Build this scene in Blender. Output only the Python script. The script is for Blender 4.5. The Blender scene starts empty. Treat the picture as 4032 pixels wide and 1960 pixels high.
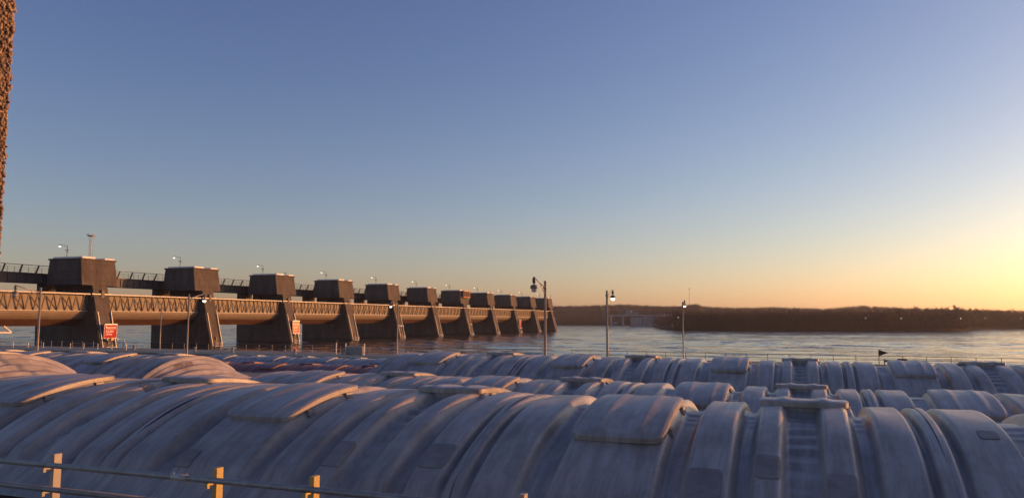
import bpy, math, random
import numpy as np
from mathutils import Vector, Matrix, noise

sc = bpy.context.scene
col = sc.collection
R = math.radians

# ------------------------------------------------------------------ camera
EYE = 8.2                                   # height of the eye above the river
YAW, PITCH, ROLL, FPX = R(20.2), R(5.16), R(0.23), 3050.0
fh = Vector((-math.sin(YAW), math.cos(YAW), 0)); r0 = Vector((math.cos(YAW), math.sin(YAW), 0)); up = Vector((0, 0, 1))
fwd = fh*math.cos(PITCH) + up*math.sin(PITCH); u0 = up*math.cos(PITCH) - fh*math.sin(PITCH)
rgt = r0*math.cos(ROLL) + u0*math.sin(ROLL); upv = u0*math.cos(ROLL) - r0*math.sin(ROLL)
cam = bpy.data.cameras.new('camera'); camo = bpy.data.objects.new('camera', cam); col.objects.link(camo)
camo.matrix_world = Matrix(((rgt.x, upv.x, -fwd.x, 0), (rgt.y, upv.y, -fwd.y, 0), (rgt.z, upv.z, -fwd.z, EYE), (0, 0, 0, 1)))
cam.sensor_width = 36; cam.lens = 36*FPX/4032; cam.clip_start = 0.05; cam.clip_end = 20000
sc.camera = camo

# ------------------------------------------------------------------ light
SUN_AZ, SUN_EL = R(48), R(7.2)              # azimuth from +Y towards +X
w = bpy.data.worlds.new("World"); sc.world = w; w.use_nodes = True
nt = w.node_tree; bg = nt.nodes['Background']
sky = nt.nodes.new('ShaderNodeTexSky'); sky.sky_type = 'NISHITA'; sky.sun_disc = False
sky.sun_elevation = SUN_EL; sky.sun_rotation = SUN_AZ
sky.altitude = 0; sky.air_density = 1.0; sky.dust_density = 0.9; sky.ozone_density = 2.0
# camera processing of the sky light: white balance and a little contrast per channel, at normal sky brightness
sp = nt.nodes.new('ShaderNodeSeparateColor'); cb = nt.nodes.new('ShaderNodeCombineColor'); nt.links.new(sky.outputs['Color'], sp.inputs['Color'])
for i_, (gam, gain) in enumerate(((1.22, 1.56), (1.22, 1.255), (1.0, 1.17))):
    a_ = nt.nodes.new('ShaderNodeMath'); a_.operation = 'MULTIPLY'; a_.inputs[1].default_value = 0.1476; nt.links.new(sp.outputs[i_], a_.inputs[0])
    p_ = nt.nodes.new('ShaderNodeMath'); p_.operation = 'POWER'; p_.inputs[1].default_value = gam; nt.links.new(a_.outputs[0], p_.inputs[0])
    g_ = nt.nodes.new('ShaderNodeMath'); g_.operation = 'MULTIPLY'; g_.inputs[1].default_value = gain/0.1476; nt.links.new(p_.outputs[0], g_.inputs[0])
    nt.links.new(g_.outputs[0], cb.inputs[i_])
nt.links.new(cb.outputs['Color'], bg.inputs['Color']); bg.inputs['Strength'].default_value = 0.12
sl = bpy.data.lights.new('sun', 'SUN'); sl.energy = 3.7; sl.angle = R(0.5); sl.color = (1.0, 0.42, 0.145)
so = bpy.data.objects.new('sun', sl); col.objects.link(so)
sd = Vector((math.sin(SUN_AZ)*math.cos(SUN_EL), math.cos(SUN_AZ)*math.cos(SUN_EL), math.sin(SUN_EL)))
so.rotation_euler = sd.to_track_quat('Z', 'Y').to_euler()
sc.view_settings.view_transform = 'Standard'; sc.view_settings.look = 'None'
sc.view_settings.gamma = 1; sc.view_settings.exposure = 0.3; sc.view_settings.use_curve_mapping = False
sc.cycles.max_bounces = 5; sc.cycles.volume_bounces = 0

# ------------------------------------------------------------------ materials
def mat(name, color, rough=0.6, metal=0.0, var=0.0, scale=2.0, stain=None, stain_amt=0.0, stain_scale=0.4, streak=False,
        bump=0.0, bump_scale=30.0, spec=0.5, emit=None, emit_s=0.0, trans=0.0):
    m = bpy.data.materials.new(name); m.use_nodes = True
    n, l = m.node_tree.nodes, m.node_tree.links
    b = n['Principled BSDF']; b.inputs['Roughness'].default_value = rough; b.inputs['Metallic'].default_value = metal
    b.inputs['Specular IOR Level'].default_value = spec; b.inputs['Base Color'].default_value = (*color, 1)
    if trans: b.inputs['Transmission Weight'].default_value = trans
    geo = n.new('ShaderNodeNewGeometry')
    out = None
    if var > 0:
        t = n.new('ShaderNodeTexNoise'); t.inputs['Scale'].default_value = scale; t.inputs['Detail'].default_value = 6; t.inputs['Roughness'].default_value = 0.65
        l.new(geo.outputs['Position'], t.inputs['Vector'])
        cr = n.new('ShaderNodeValToRGB'); cr.color_ramp.elements[0].position = 0.3; cr.color_ramp.elements[1].position = 0.72
        cr.color_ramp.elements[0].color = (*[c*(1-var) for c in color], 1); cr.color_ramp.elements[1].color = (*[min(1, c*(1+var)) for c in color], 1)
        l.new(t.outputs['Fac'], cr.inputs['Fac']); out = cr.outputs['Color']
    if stain is not None:
        t2 = n.new('ShaderNodeTexNoise'); t2.inputs['Scale'].default_value = stain_scale; t2.inputs['Detail'].default_value = 8; t2.inputs['Roughness'].default_value = 0.7
        mp = n.new('ShaderNodeMapping')
        if streak: mp.inputs['Scale'].default_value = (1, 1, 0.16)
        l.new(geo.outputs['Position'], mp.inputs['Vector']); l.new(mp.outputs['Vector'], t2.inputs['Vector'])
        c2 = n.new('ShaderNodeValToRGB'); c2.color_ramp.elements[0].position = 0.45; c2.color_ramp.elements[1].position = 0.7
        c2.color_ramp.elements[0].color = (0, 0, 0, 1); c2.color_ramp.elements[1].color = (stain_amt,)*3 + (1,)
        l.new(t2.outputs['Fac'], c2.inputs['Fac'])
        mx = n.new('ShaderNodeMix'); mx.data_type = 'RGBA'
        l.new(c2.outputs['Color'], mx.inputs['Factor'])
        if out: l.new(out, mx.inputs[6])
        else: mx.inputs[6].default_value = (*color, 1)
        mx.inputs[7].default_value = (*stain, 1); out = mx.outputs[2]
    if out: l.new(out, b.inputs['Base Color'])
    if bump > 0:
        t3 = n.new('ShaderNodeTexNoise'); t3.inputs['Scale'].default_value = bump_scale; t3.inputs['Detail'].default_value = 5
        l.new(geo.outputs['Position'], t3.inputs['Vector'])
        bp = n.new('ShaderNodeBump'); bp.inputs['Strength'].default_value = 0.6; bp.inputs['Distance'].default_value = bump
        l.new(t3.outputs['Fac'], bp.inputs['Height']); l.new(bp.outputs['Normal'], b.inputs['Normal'])
    if emit:
        b.inputs['Emission Color'].default_value = (*emit, 1); b.inputs['Emission Strength'].default_value = emit_s
    return m

def pour_lines(m):
    n, l = m.node_tree.nodes, m.node_tree.links; b = n['Principled BSDF']; src = b.inputs['Base Color'].links[0].from_socket
    geo = n.new('ShaderNodeNewGeometry'); sx = n.new('ShaderNodeSeparateXYZ'); l.new(geo.outputs['Position'], sx.inputs[0])
    d = n.new('ShaderNodeMath'); d.operation = 'DIVIDE'; d.inputs[1].default_value = 2.2; l.new(sx.outputs['Z'], d.inputs[0])
    f = n.new('ShaderNodeMath'); f.operation = 'FRACT'; l.new(d.outputs[0], f.inputs[0])
    c = n.new('ShaderNodeMath'); c.operation = 'LESS_THAN'; c.inputs[1].default_value = 0.045; l.new(f.outputs[0], c.inputs[0])
    t = n.new('ShaderNodeTexNoise'); t.inputs['Scale'].default_value = 1.5; l.new(geo.outputs['Position'], t.inputs['Vector'])
    wz = n.new('ShaderNodeMath'); wz.operation = 'MULTIPLY_ADD'; wz.inputs[1].default_value = 1.6; wz.inputs[2].default_value = -0.4; l.new(t.outputs['Fac'], wz.inputs[0])
    wl = n.new('ShaderNodeMath'); wl.operation = 'LESS_THAN'; l.new(sx.outputs['Z'], wl.inputs[0]); l.new(wz.outputs[0], wl.inputs[1])
    mx = n.new('ShaderNodeMath'); mx.operation = 'MAXIMUM'; l.new(c.outputs[0], mx.inputs[0]); l.new(wl.outputs[0], mx.inputs[1])
    k = n.new('ShaderNodeMath'); k.operation = 'MULTIPLY'; k.inputs[1].default_value = 0.55; l.new(mx.outputs[0], k.inputs[0])
    mm = n.new('ShaderNodeMix'); mm.data_type = 'RGBA'; l.new(k.outputs[0], mm.inputs['Factor']); l.new(src, mm.inputs[6]); mm.inputs[7].default_value = (0.03, 0.022, 0.016, 1)
    l.new(mm.outputs[2], b.inputs['Base Color']); return m

def cover_material(name, c):
    """weathered fibreglass: chalky patches, dirt runs down the slope, fine speckle"""
    m = mat(name, c, rough=0.36, var=0.16, scale=0.9, stain=(c[0]*0.42, c[1]*0.36, c[2]*0.31), stain_amt=0.55, stain_scale=0.8, bump=0.004, bump_scale=60, spec=0.5)
    n, l = m.node_tree.nodes, m.node_tree.links
    b = n['Principled BSDF']; src = b.inputs['Base Color'].links[0].from_socket
    geo = n.new('ShaderNodeNewGeometry'); mp = n.new('ShaderNodeMapping'); mp.inputs['Scale'].default_value = (6.0, 0.7, 0.7)
    t = n.new('ShaderNodeTexNoise'); t.inputs['Scale'].default_value = 1.0; t.inputs['Detail'].default_value = 10; t.inputs['Roughness'].default_value = 0.72
    l.new(geo.outputs['Position'], mp.inputs['Vector']); l.new(mp.outputs['Vector'], t.inputs['Vector'])
    cr = n.new('ShaderNodeValToRGB'); cr.color_ramp.elements[0].position = 0.38; cr.color_ramp.elements[1].position = 0.66
    cr.color_ramp.elements[0].color = (0.70, 0.66, 0.62, 1); cr.color_ramp.elements[1].color = (1.08, 1.08, 1.08, 1)
    l.new(t.outputs['Fac'], cr.inputs['Fac'])
    mx = n.new('ShaderNodeMix'); mx.data_type = 'RGBA'; mx.blend_type = 'MULTIPLY'; mx.inputs['Factor'].default_value = 1.0
    l.new(src, mx.inputs[6]); l.new(cr.outputs['Color'], mx.inputs[7])
    # scuffs and specks with ragged edges
    t4 = n.new('ShaderNodeTexNoise'); t4.inputs['Scale'].default_value = 7.0; t4.inputs['Detail'].default_value = 9; t4.inputs['Roughness'].default_value = 0.75; t4.inputs['Distortion'].default_value = 0.6
    l.new(geo.outputs['Position'], t4.inputs['Vector'])
    c4 = n.new('ShaderNodeValToRGB'); c4.color_ramp.elements[0].position = 0.60; c4.color_ramp.elements[1].position = 0.68
    c4.color_ramp.elements[0].color = (0, 0, 0, 1); c4.color_ramp.elements[1].color = (0.5, 0.5, 0.5, 1); l.new(t4.outputs['Fac'], c4.inputs['Fac'])
    m4 = n.new('ShaderNodeMix'); m4.data_type = 'RGBA'; l.new(c4.outputs['Color'], m4.inputs['Factor']); l.new(mx.outputs[2], m4.inputs[6])
    m4.inputs[7].default_value = (c[0]*0.42, c[1]*0.38, c[2]*0.35, 1)
    l.new(m4.outputs[2], b.inputs['Base Color'])
    return m

M = {}
M['cover'] = cover_material('cover_fibreglass', (0.425, 0.378, 0.348))
M['cover_red'] = cover_material('cover_red_fibreglass', (0.22, 0.065, 0.055))
M['cover_grey'] = cover_material('cover_grey_fibreglass', (0.36, 0.37, 0.40))
M['patch'] = mat('repair_patch', (0.265, 0.23, 0.21), 0.7, var=0.25, scale=3, stain=(0.15, 0.115, 0.1), stain_amt=0.6, stain_scale=2.5)
M['hull'] = mat('rusty_hull', (0.10, 0.055, 0.035), 0.75, var=0.35, scale=1.5, stain=(0.05, 0.025, 0.015), stain_amt=0.7, stain_scale=2, streak=True)
M['steel_dark'] = mat('dark_steel', (0.035, 0.033, 0.032), 0.55, 0.3, var=0.2, scale=4)
M['latch'] = mat('weathered_latch_steel', (0.36, 0.33, 0.30), 0.6, 0.2, var=0.35, scale=18, stain=(0.06,0.04,0.03), stain_amt=0.6, stain_scale=9)
M['rubber'] = mat('black_rubber', (0.02, 0.02, 0.022), 0.6, var=0.2, scale=8)
M['rail'] = mat('galvanised_pipe', (0.30, 0.29, 0.28), 0.5, 0.35, var=0.2, scale=9, stain=(0.16, 0.1, 0.07), stain_amt=0.5, stain_scale=7)
M['post_tan'] = mat('tan_painted_post', (0.38, 0.33, 0.27), 0.5, var=0.1, scale=12, stain=(0.25, 0.15, 0.08), stain_amt=0.4, stain_scale=14)
M['post_yellow'] = mat('yellow_painted_post', (0.52, 0.36, 0.10), 0.45, var=0.1, scale=12, stain=(0.3, 0.17, 0.06), stain_amt=0.35, stain_scale=14)
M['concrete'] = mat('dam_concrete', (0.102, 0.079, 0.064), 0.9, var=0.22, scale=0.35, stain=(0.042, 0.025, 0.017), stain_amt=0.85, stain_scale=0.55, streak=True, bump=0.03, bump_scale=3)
pour_lines(M['concrete'])
M['concrete_pale'] = mat('pale_concrete', (0.33, 0.30, 0.27), 0.85, var=0.18, scale=0.7, stain=(0.2, 0.16, 0.13), stain_amt=0.5, stain_scale=1)
M['roof_slab'] = mat('roof_slab_paint', (0.85, 0.80, 0.72), 0.7, var=0.1, scale=1)
M['wall'] = mat('lock_wall_concrete', (0.24, 0.22, 0.20), 0.9, var=0.2, scale=0.4, stain=(0.12, 0.1, 0.08), stain_amt=0.6, stain_scale=0.8)
M['gate'] = mat('gate_paint', (0.20, 0.155, 0.115), 0.6, var=0.12, scale=0.6, stain=(0.2, 0.1, 0.05), stain_amt=0.55, stain_scale=0.5, streak=True)
M['gate_light'] = mat('gate_truss_paint', (0.60, 0.52, 0.43), 0.55, var=0.1, scale=2)
M['gate_rust'] = mat('gate_underside_rust', (0.20, 0.085, 0.045), 0.8, var=0.3, scale=0.6, stain=(0.08, 0.035, 0.02), stain_amt=0.7, stain_scale=0.8)
M['girder'] = mat('bridge_girder_steel', (0.09, 0.08, 0.075), 0.65, 0.1, var=0.25, scale=0.6)
M['girder_rail'] = mat('bridge_rail_steel', (0.13, 0.12, 0.115), 0.55, 0.2, var=0.15, scale=2)
M['galv'] = mat('galvanised_steel', (0.45, 0.42, 0.38), 0.5, 0.3, var=0.15, scale=3)
M['pole'] = mat('aluminium_pole', (0.34, 0.31, 0.29), 0.45, 0.4, var=0.15, scale=3)
M['lamp_body'] = mat('lamp_housing', (0.10, 0.09, 0.085), 0.5, 0.2, var=0.15, scale=6)
M['lamp_hood'] = mat('lamp_hood_aluminium', (0.17, 0.15, 0.14), 0.5, 0.2, var=0.1, scale=6)
M['lamp_lit'] = mat('lit_lamp_glass', (0.8, 0.78, 0.7), 0.3, emit=(1.0, 0.86, 0.66), emit_s=2.2)
M['lamp_off'] = mat('clear_lamp_glass', (0.55, 0.52, 0.47), 0.15, trans=0.5)
M['sign_red'] = mat('red_sign_face', (0.40, 0.013, 0.016), 0.6, var=0.06, scale=2, spec=0.15)
M['sign_gloss_glare'] = mat('glossy_glare_tinted_sign_face', (0.60, 0.06, 0.012), 0.24, 0.0, var=0.15, scale=1.5, spec=0.03, bump=0.012, bump_scale=1.2)  # base colour pushed brighter and more orange; part of the sun glare is painted
M['sign_white'] = mat('white_sign_paint', (0.8, 0.77, 0.72), 0.4, var=0.05, scale=3)
M['orange'] = mat('orange_paint', (0.75, 0.22, 0.04), 0.5, var=0.15, scale=3)
M['amber'] = mat('amber_paint', (0.8, 0.42, 0.05), 0.4, var=0.1, scale=5)
M['yellow'] = mat('yellow_paint', (0.75, 0.6, 0.08), 0.5, var=0.1, scale=4)
M['white'] = mat('white_paint', (0.78, 0.76, 0.74), 0.5, var=0.08, scale=3)
M['flag_dark'] = mat('dark_flag_cloth', (0.06, 0.035, 0.03), 0.8, var=0.2, scale=9)
M['text_brown'] = mat('rust_brown_lettering', (0.14, 0.045, 0.02), 0.7, var=0.2, scale=9)
M['twig'] = mat('bare_branches', (0.085, 0.062, 0.048), 0.95, var=0.3, scale=0.02, spec=0.1)
M['ground'] = mat('leaf_litter_ground', (0.05, 0.036, 0.027), 0.95, var=0.35, scale=0.05, spec=0.1)
M['far_concrete'] = mat('far_concrete', (0.36, 0.33, 0.32), 0.9, var=0.2, scale=0.3, stain=(0.14, 0.12, 0.11), stain_amt=0.5, stain_scale=0.5)
M['far_green'] = mat('grey_green_cladding', (0.27, 0.30, 0.27), 0.7, var=0.1, scale=1)

# pebble-faced concrete
def pebble_material():
    m = mat('exposed_pebble', (0.34, 0.23, 0.15), 0.75, var=0.0)
    n, l = m.node_tree.nodes, m.node_tree.links
    geo = n.new('ShaderNodeNewGeometry'); v = n.new('ShaderNodeTexVoronoi'); v.inputs['Scale'].default_value = 70
    l.new(geo.outputs['Position'], v.inputs['Vector'])
    cr = n.new('ShaderNodeValToRGB'); e = cr.color_ramp.elements
    e[0].color = (0.12, 0.07, 0.042, 1); e[1].color = (0.42, 0.30, 0.20, 1)
    x = e.new(0.5); x.color = (0.26, 0.16, 0.10, 1)
    s = n.new('ShaderNodeSeparateColor'); l.new(v.outputs['Color'], s.inputs['Color']); l.new(s.outputs['Red'], cr.inputs['Fac'])
    l.new(cr.outputs['Color'], n['Principled BSDF'].inputs['Base Color'])
    return m
M['pebble'] = pebble_material()

def water_material():
    m = bpy.data.materials.new('river_water'); m.use_nodes = True
    n, l = m.node_tree.nodes, m.node_tree.links
    b = n['Principled BSDF']; b.inputs['Base Color'].default_value = (0.045, 0.034, 0.028, 1)
    b.inputs['Roughness'].default_value = 0.12; b.inputs['IOR'].default_value = 1.33
    geo = n.new('ShaderNodeNewGeometry')
    def nz(scale, sx, sy, detail, rough, dist=0.0):
        mp = n.new('ShaderNodeMapping'); mp.inputs['Scale'].default_value = (sx, sy, 1)
        mp.inputs['Rotation'].default_value = (0, 0, R(12))
        t = n.new('ShaderNodeTexNoise'); t.inputs['Scale'].default_value = scale; t.inputs['Detail'].default_value = detail; t.inputs['Roughness'].default_value = rough
        t.inputs['Distortion'].default_value = dist
        l.new(geo.outputs['Position'], mp.inputs['Vector']); l.new(mp.outputs['Vector'], t.inputs['Vector'])
        return t.outputs['Fac']
    def bump(h, dist, strength, prev=None):
        bp = n.new('ShaderNodeBump'); bp.inputs['Strength'].default_value = strength; bp.inputs['Distance'].default_value = dist
        l.new(h, bp.inputs['Height'])
        if prev: l.new(prev, bp.inputs['Normal'])
        return bp.outputs['Normal']
    def vec(scale, amp, sx, sy):
        mp = n.new('ShaderNodeMapping'); mp.inputs['Scale'].default_value = (sx, sy, 1); mp.inputs['Rotation'].default_value = (0, 0, R(18))
        t = n.new('ShaderNodeTexNoise'); t.inputs['Scale'].default_value = scale; t.inputs['Detail'].default_value = 3; t.inputs['Roughness'].default_value = 0.55
        l.new(geo.outputs['Position'], mp.inputs['Vector']); l.new(mp.outputs['Vector'], t.inputs['Vector'])
        sb = n.new('ShaderNodeVectorMath'); sb.operation = 'SUBTRACT'; l.new(t.outputs['Color'], sb.inputs[0]); sb.inputs[1].default_value = (.5, .5, .5)
        ml = n.new('ShaderNodeVectorMath'); ml.operation = 'MULTIPLY'; l.new(sb.outputs[0], ml.inputs[0]); ml.inputs[1].default_value = (amp, amp, 0)
        return ml.outputs[0]
    # ripple slopes, stronger in wandering bands of rough water than in the slicks between them
    band = nz(0.045, 0.42, 1.9, 6, 0.65, 0.8); rmp = n.new('ShaderNodeMapRange'); rmp.inputs['From Min'].default_value = 0.47; rmp.inputs['From Max'].default_value = 0.55
    rmp.inputs['To Min'].default_value = 0.05; rmp.inputs['To Max'].default_value = 1.0; l.new(band, rmp.inputs['Value'])
    ad = n.new('ShaderNodeVectorMath'); ad.operation = 'ADD'; l.new(vec(0.14, 1.3, 0.5, 1.3), ad.inputs[0]); l.new(vec(0.8, 1.2, 0.8, 1.2), ad.inputs[1])
    sc_ = n.new('ShaderNodeVectorMath'); sc_.operation = 'SCALE'; l.new(ad.outputs[0], sc_.inputs[0]); l.new(rmp.outputs[0], sc_.inputs['Scale'])
    a2 = n.new('ShaderNodeVectorMath'); a2.operation = 'ADD'; l.new(sc_.outputs[0], a2.inputs[0]); l.new(geo.outputs['Normal'], a2.inputs[1])
    nm = n.new('ShaderNodeVectorMath'); nm.operation = 'NORMALIZE'; l.new(a2.outputs[0], nm.inputs[0])
    l.new(nm.outputs[0], b.inputs['Normal'])
    return m
M['water'] = water_material()

# ------------------------------------------------------------------ mesh helpers
class MB:
    def __init__(s): s.v = []; s.f = []
    def add(s, vs, fs):
        o = len(s.v); s.v += [tuple(p) for p in vs]; s.f += [tuple(i+o for i in f) for f in fs]; return s
    def box(s, x0, x1, y0, y1, z0, z1):
        return s.add([(x0,y0,z0),(x1,y0,z0),(x1,y1,z0),(x0,y1,z0),(x0,y0,z1),(x1,y0,z1),(x1,y1,z1),(x0,y1,z1)],
                     [(3,2,1,0),(4,5,6,7),(0,1,5,4),(1,2,6,5),(2,3,7,6),(3,0,4,7)])
    def frustum(s, b, t):                       # two rectangles (x0,x1,y0,y1,z)
        (a,c,d,e,z),(p,q,g,h,y) = b, t
        return s.add([(a,d,z),(c,d,z),(c,e,z),(a,e,z),(p,g,y),(q,g,y),(q,h,y),(p,h,y)],
                     [(3,2,1,0),(4,5,6,7),(0,1,5,4),(1,2,6,5),(2,3,7,6),(3,0,4,7)])
    def tube(s, p, q, ra, rb=None, n=8):
        rb = ra if rb is None else rb
        p, q = Vector(p), Vector(q); d = (q-p).normalized()
        a = d.orthogonal().normalized(); b = d.cross(a)
        vs = [p + (a*math.cos(2*math.pi*i/n)+b*math.sin(2*math.pi*i/n))*ra for i in range(n)] + \
             [q + (a*math.cos(2*math.pi*i/n)+b*math.sin(2*math.pi*i/n))*rb for i in range(n)]
        return s.add(vs, [(i,(i+1)%n,n+(i+1)%n,n+i) for i in range(n)] + [tuple(reversed(range(n))), tuple(range(n,2*n))])
    def bar(s, p, q, wdt, dep=None, ref=(0,0,1)):
        dep = wdt if dep is None else dep
        p, q = Vector(p), Vector(q); d = (q-p).normalized(); a = d.cross(Vector(ref))
        a = (d.orthogonal() if a.length < 1e-4 else a).normalized(); b = d.cross(a)
        a *= wdt/2; b *= dep/2
        vs = [p-a-b, p+a-b, p+a+b, p-a+b, q-a-b, q+a-b, q+a+b, q-a+b]
        return s.add(vs, [(3,2,1,0),(4,5,6,7),(0,1,5,4),(1,2,6,5),(2,3,7,6),(3,0,4,7)])
    def lathe(s, c, prof, n=14):               # prof: (radius, z)
        vs = []
        for r_, z in prof:
            for i in range(n): vs.append((c[0]+r_*math.cos(2*math.pi*i/n), c[1]+r_*math.sin(2*math.pi*i/n), c[2]+z))
        fs = [(k*n+i, k*n+(i+1)%n, (k+1)*n+(i+1)%n, (k+1)*n+i) for k in range(len(prof)-1) for i in range(n)]
        fs += [tuple(reversed(range(n))), tuple(range((len(prof)-1)*n, len(prof)*n))]
        return s.add(vs, fs)
    def prism(s, poly, y0, y1):                 # polygon in XZ (counter-clockwise seen from -Y), extruded along Y
        n = len(poly)
        vs = [(x,y0,z) for x,z in poly] + [(x,y1,z) for x,z in poly]
        return s.add(vs, [tuple(range(n)), tuple(reversed(range(n,2*n)))] + [((i+1)%n, i, n+i, n+(i+1)%n) for i in range(n)])
    def build(s, name, m, parent=None, smooth=False, bevel=0.0, loc=None):
        me = bpy.data.meshes.new(name); me.from_pydata(s.v, [], s.f); me.update()
        return link(name, me, m, parent, smooth, bevel, loc)

def link(name, me, m, parent=None, smooth=False, bevel=0.0, loc=None):
    if m is not None and not me.materials: me.materials.append(m)
    if smooth: me.polygons.foreach_set('use_smooth', [True]*len(me.polygons))
    o = bpy.data.objects.new(name, me); col.objects.link(o)
    if parent: o.parent = parent
    if loc: o.location = loc
    if bevel:
        b = o.modifiers.new('bevel', 'BEVEL'); b.width = bevel; b.segments = 2; b.limit_method = 'ANGLE'; b.angle_limit = R(35)
    return o

def tag(o, label=None, cat=None, group=None, kind=None):
    for k, v in (('label', label), ('category', cat), ('group', group), ('kind', kind)):
        if v: o[k] = v
    return o

def thing(name, label, cat, loc=(0,0,0), rz=0.0, group=None):
    o = bpy.data.objects.new(name, None); col.objects.link(o); o.location = loc; o.rotation_euler = (0,0,rz); o.empty_display_size = 0.5
    return tag(o, label, cat, group)

def copy_tree(o, parent=None):
    c = o.copy(); col.objects.link(c); c.parent = parent
    for ch in o.children: copy_tree(ch, c)
    return c

def grid_mesh(name, P):                         # P: (n, m, 3) array
    n, m_ = P.shape[:2]
    idx = np.arange(n*m_).reshape(n, m_)
    f = np.stack([idx[:-1,:-1], idx[1:,:-1], idx[1:,1:], idx[:-1,1:]], -1).reshape(-1, 4)
    return raw_mesh(name, P.reshape(-1, 3), f)

def raw_mesh(name, V, Fq):
    V = np.asarray(V, np.float32); Fq = np.asarray(Fq, np.int32); k = Fq.shape[1]
    me = bpy.data.meshes.new(name); me.vertices.add(len(V)); me.vertices.foreach_set('co', V.ravel())
    me.loops.add(Fq.size); me.loops.foreach_set('vertex_index', Fq.ravel())
    me.polygons.add(len(Fq)); me.polygons.foreach_set('loop_start', np.arange(0, Fq.size, k)); 
    me.update(calc_edges=True); me.validate()
    return me

def text_mesh(txt, size):
    cu = bpy.data.curves.new('lettering', 'FONT'); cu.body = txt; cu.size = size; cu.align_x = 'LEFT'
    o = bpy.data.objects.new('lettering', cu); col.objects.link(o)
    dg = bpy.context.evaluated_depsgraph_get(); me = bpy.data.meshes.new_from_object(o.evaluated_get(dg))
    bpy.data.objects.remove(o); bpy.data.curves.remove(cu)
    me.materials.clear()
    return me

def sstep(a, b, x): t = np.clip((x-a)/(b-a), 0, 1); return t*t*(3-2*t)

# ------------------------------------------------------------------ setting: river, far banks
wr = np.random.default_rng(11)
def vnoise(x, y, n=256):
    g = WN; xi, yi = np.floor(x).astype(int), np.floor(y).astype(int); fx, fy = x-xi, y-yi
    fx, fy = fx*fx*fx*(fx*(fx*6-15)+10), fy*fy*fy*(fy*(fy*6-15)+10)
    a, b, c, d = g[xi%n, yi%n], g[(xi+1)%n, yi%n], g[xi%n, (yi+1)%n], g[(xi+1)%n, (yi+1)%n]
    return (a*(1-fx)+b*fx)*(1-fy)+(c*(1-fx)+d*fx)*fy
WN = wr.uniform(-1, 1, (256, 256))
def river():
    th = np.concatenate([np.linspace(-math.pi, R(-72), 40)[:-1], np.linspace(R(-72), R(62), 1000), np.linspace(R(62), math.pi, 40)[1:]])
    rs = [2.0]
    while rs[-1] < 1500: r_ = rs[-1]; rs.append(r_ + (0.9 + (r_/260)**2 if r_ > 40 else 6))
    rs += [1900, 2600, 3600]; rs = np.array(rs)
    T, Q = np.meshgrid(th, rs, indexing='ij'); x, y = np.sin(T)*Q, np.cos(T)*Q
    u, v = x*0.94+y*0.34, y*0.94-x*0.34
    wx = u + 5*vnoise(u/31, v/31); wy = v + 5*vnoise(u/29+7, v/29+3)
    calm = 0.55+0.45*vnoise(u/95+3, v/48+9)
    z = 0.24*vnoise(wx/17, wy/7.5) + 0.22*vnoise(wx/8+31, wy/3.6+5) + 0.09*vnoise(wx/3.2+77, wy/2.1+50)
    ridge = 1-np.abs(vnoise(wx/26+11, wy/9+71)); z = z*calm + 0.16*ridge**3*calm
    z = z*(1-sstep(900, 1500, Q))
    return np.stack([x, y, z-0.6], -1)          # river level 0.6 m below the datum
tag(link('river_water', grid_mesh('river_water', river()[:, ::-1]), M['water'], None, True), kind='structure')

# ------------------------------------------------------------------ lock walls
def wall(name, label, x0, x1, y0, y1, z1):
    t = thing(name, label, 'lock wall', ((x0+x1)/2, (y0+y1)/2, 0)); hx, hy = (x1-x0)/2, (y1-y0)/2
    MB().box(-hx, hx, -hy, hy, -3, z1).build('wall_body', M['wall'], t)
    e = MB(); e.box(-hx, hx, -hy-0.06, -hy+0.25, z1-0.28, z1+0.05); e.box(-hx, hx, hy-0.25, hy+0.06, z1-0.28, z1+0.05)
    e.build('edge_armour', M['galv'], t)
    return t
wall('lock_wall', 'near concrete lock wall under the pipe guard railing', -120, 90, 2.0, 8.55, 5.2)
wall('lock_wall', 'broad middle lock wall between the two lock chambers', -165, 110, 42.7, 60.0, 3.1)
wall('lock_wall', 'outer river wall with thin railing beside the open river', -165, 110, 93.6, 100.0, 3.1)

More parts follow.
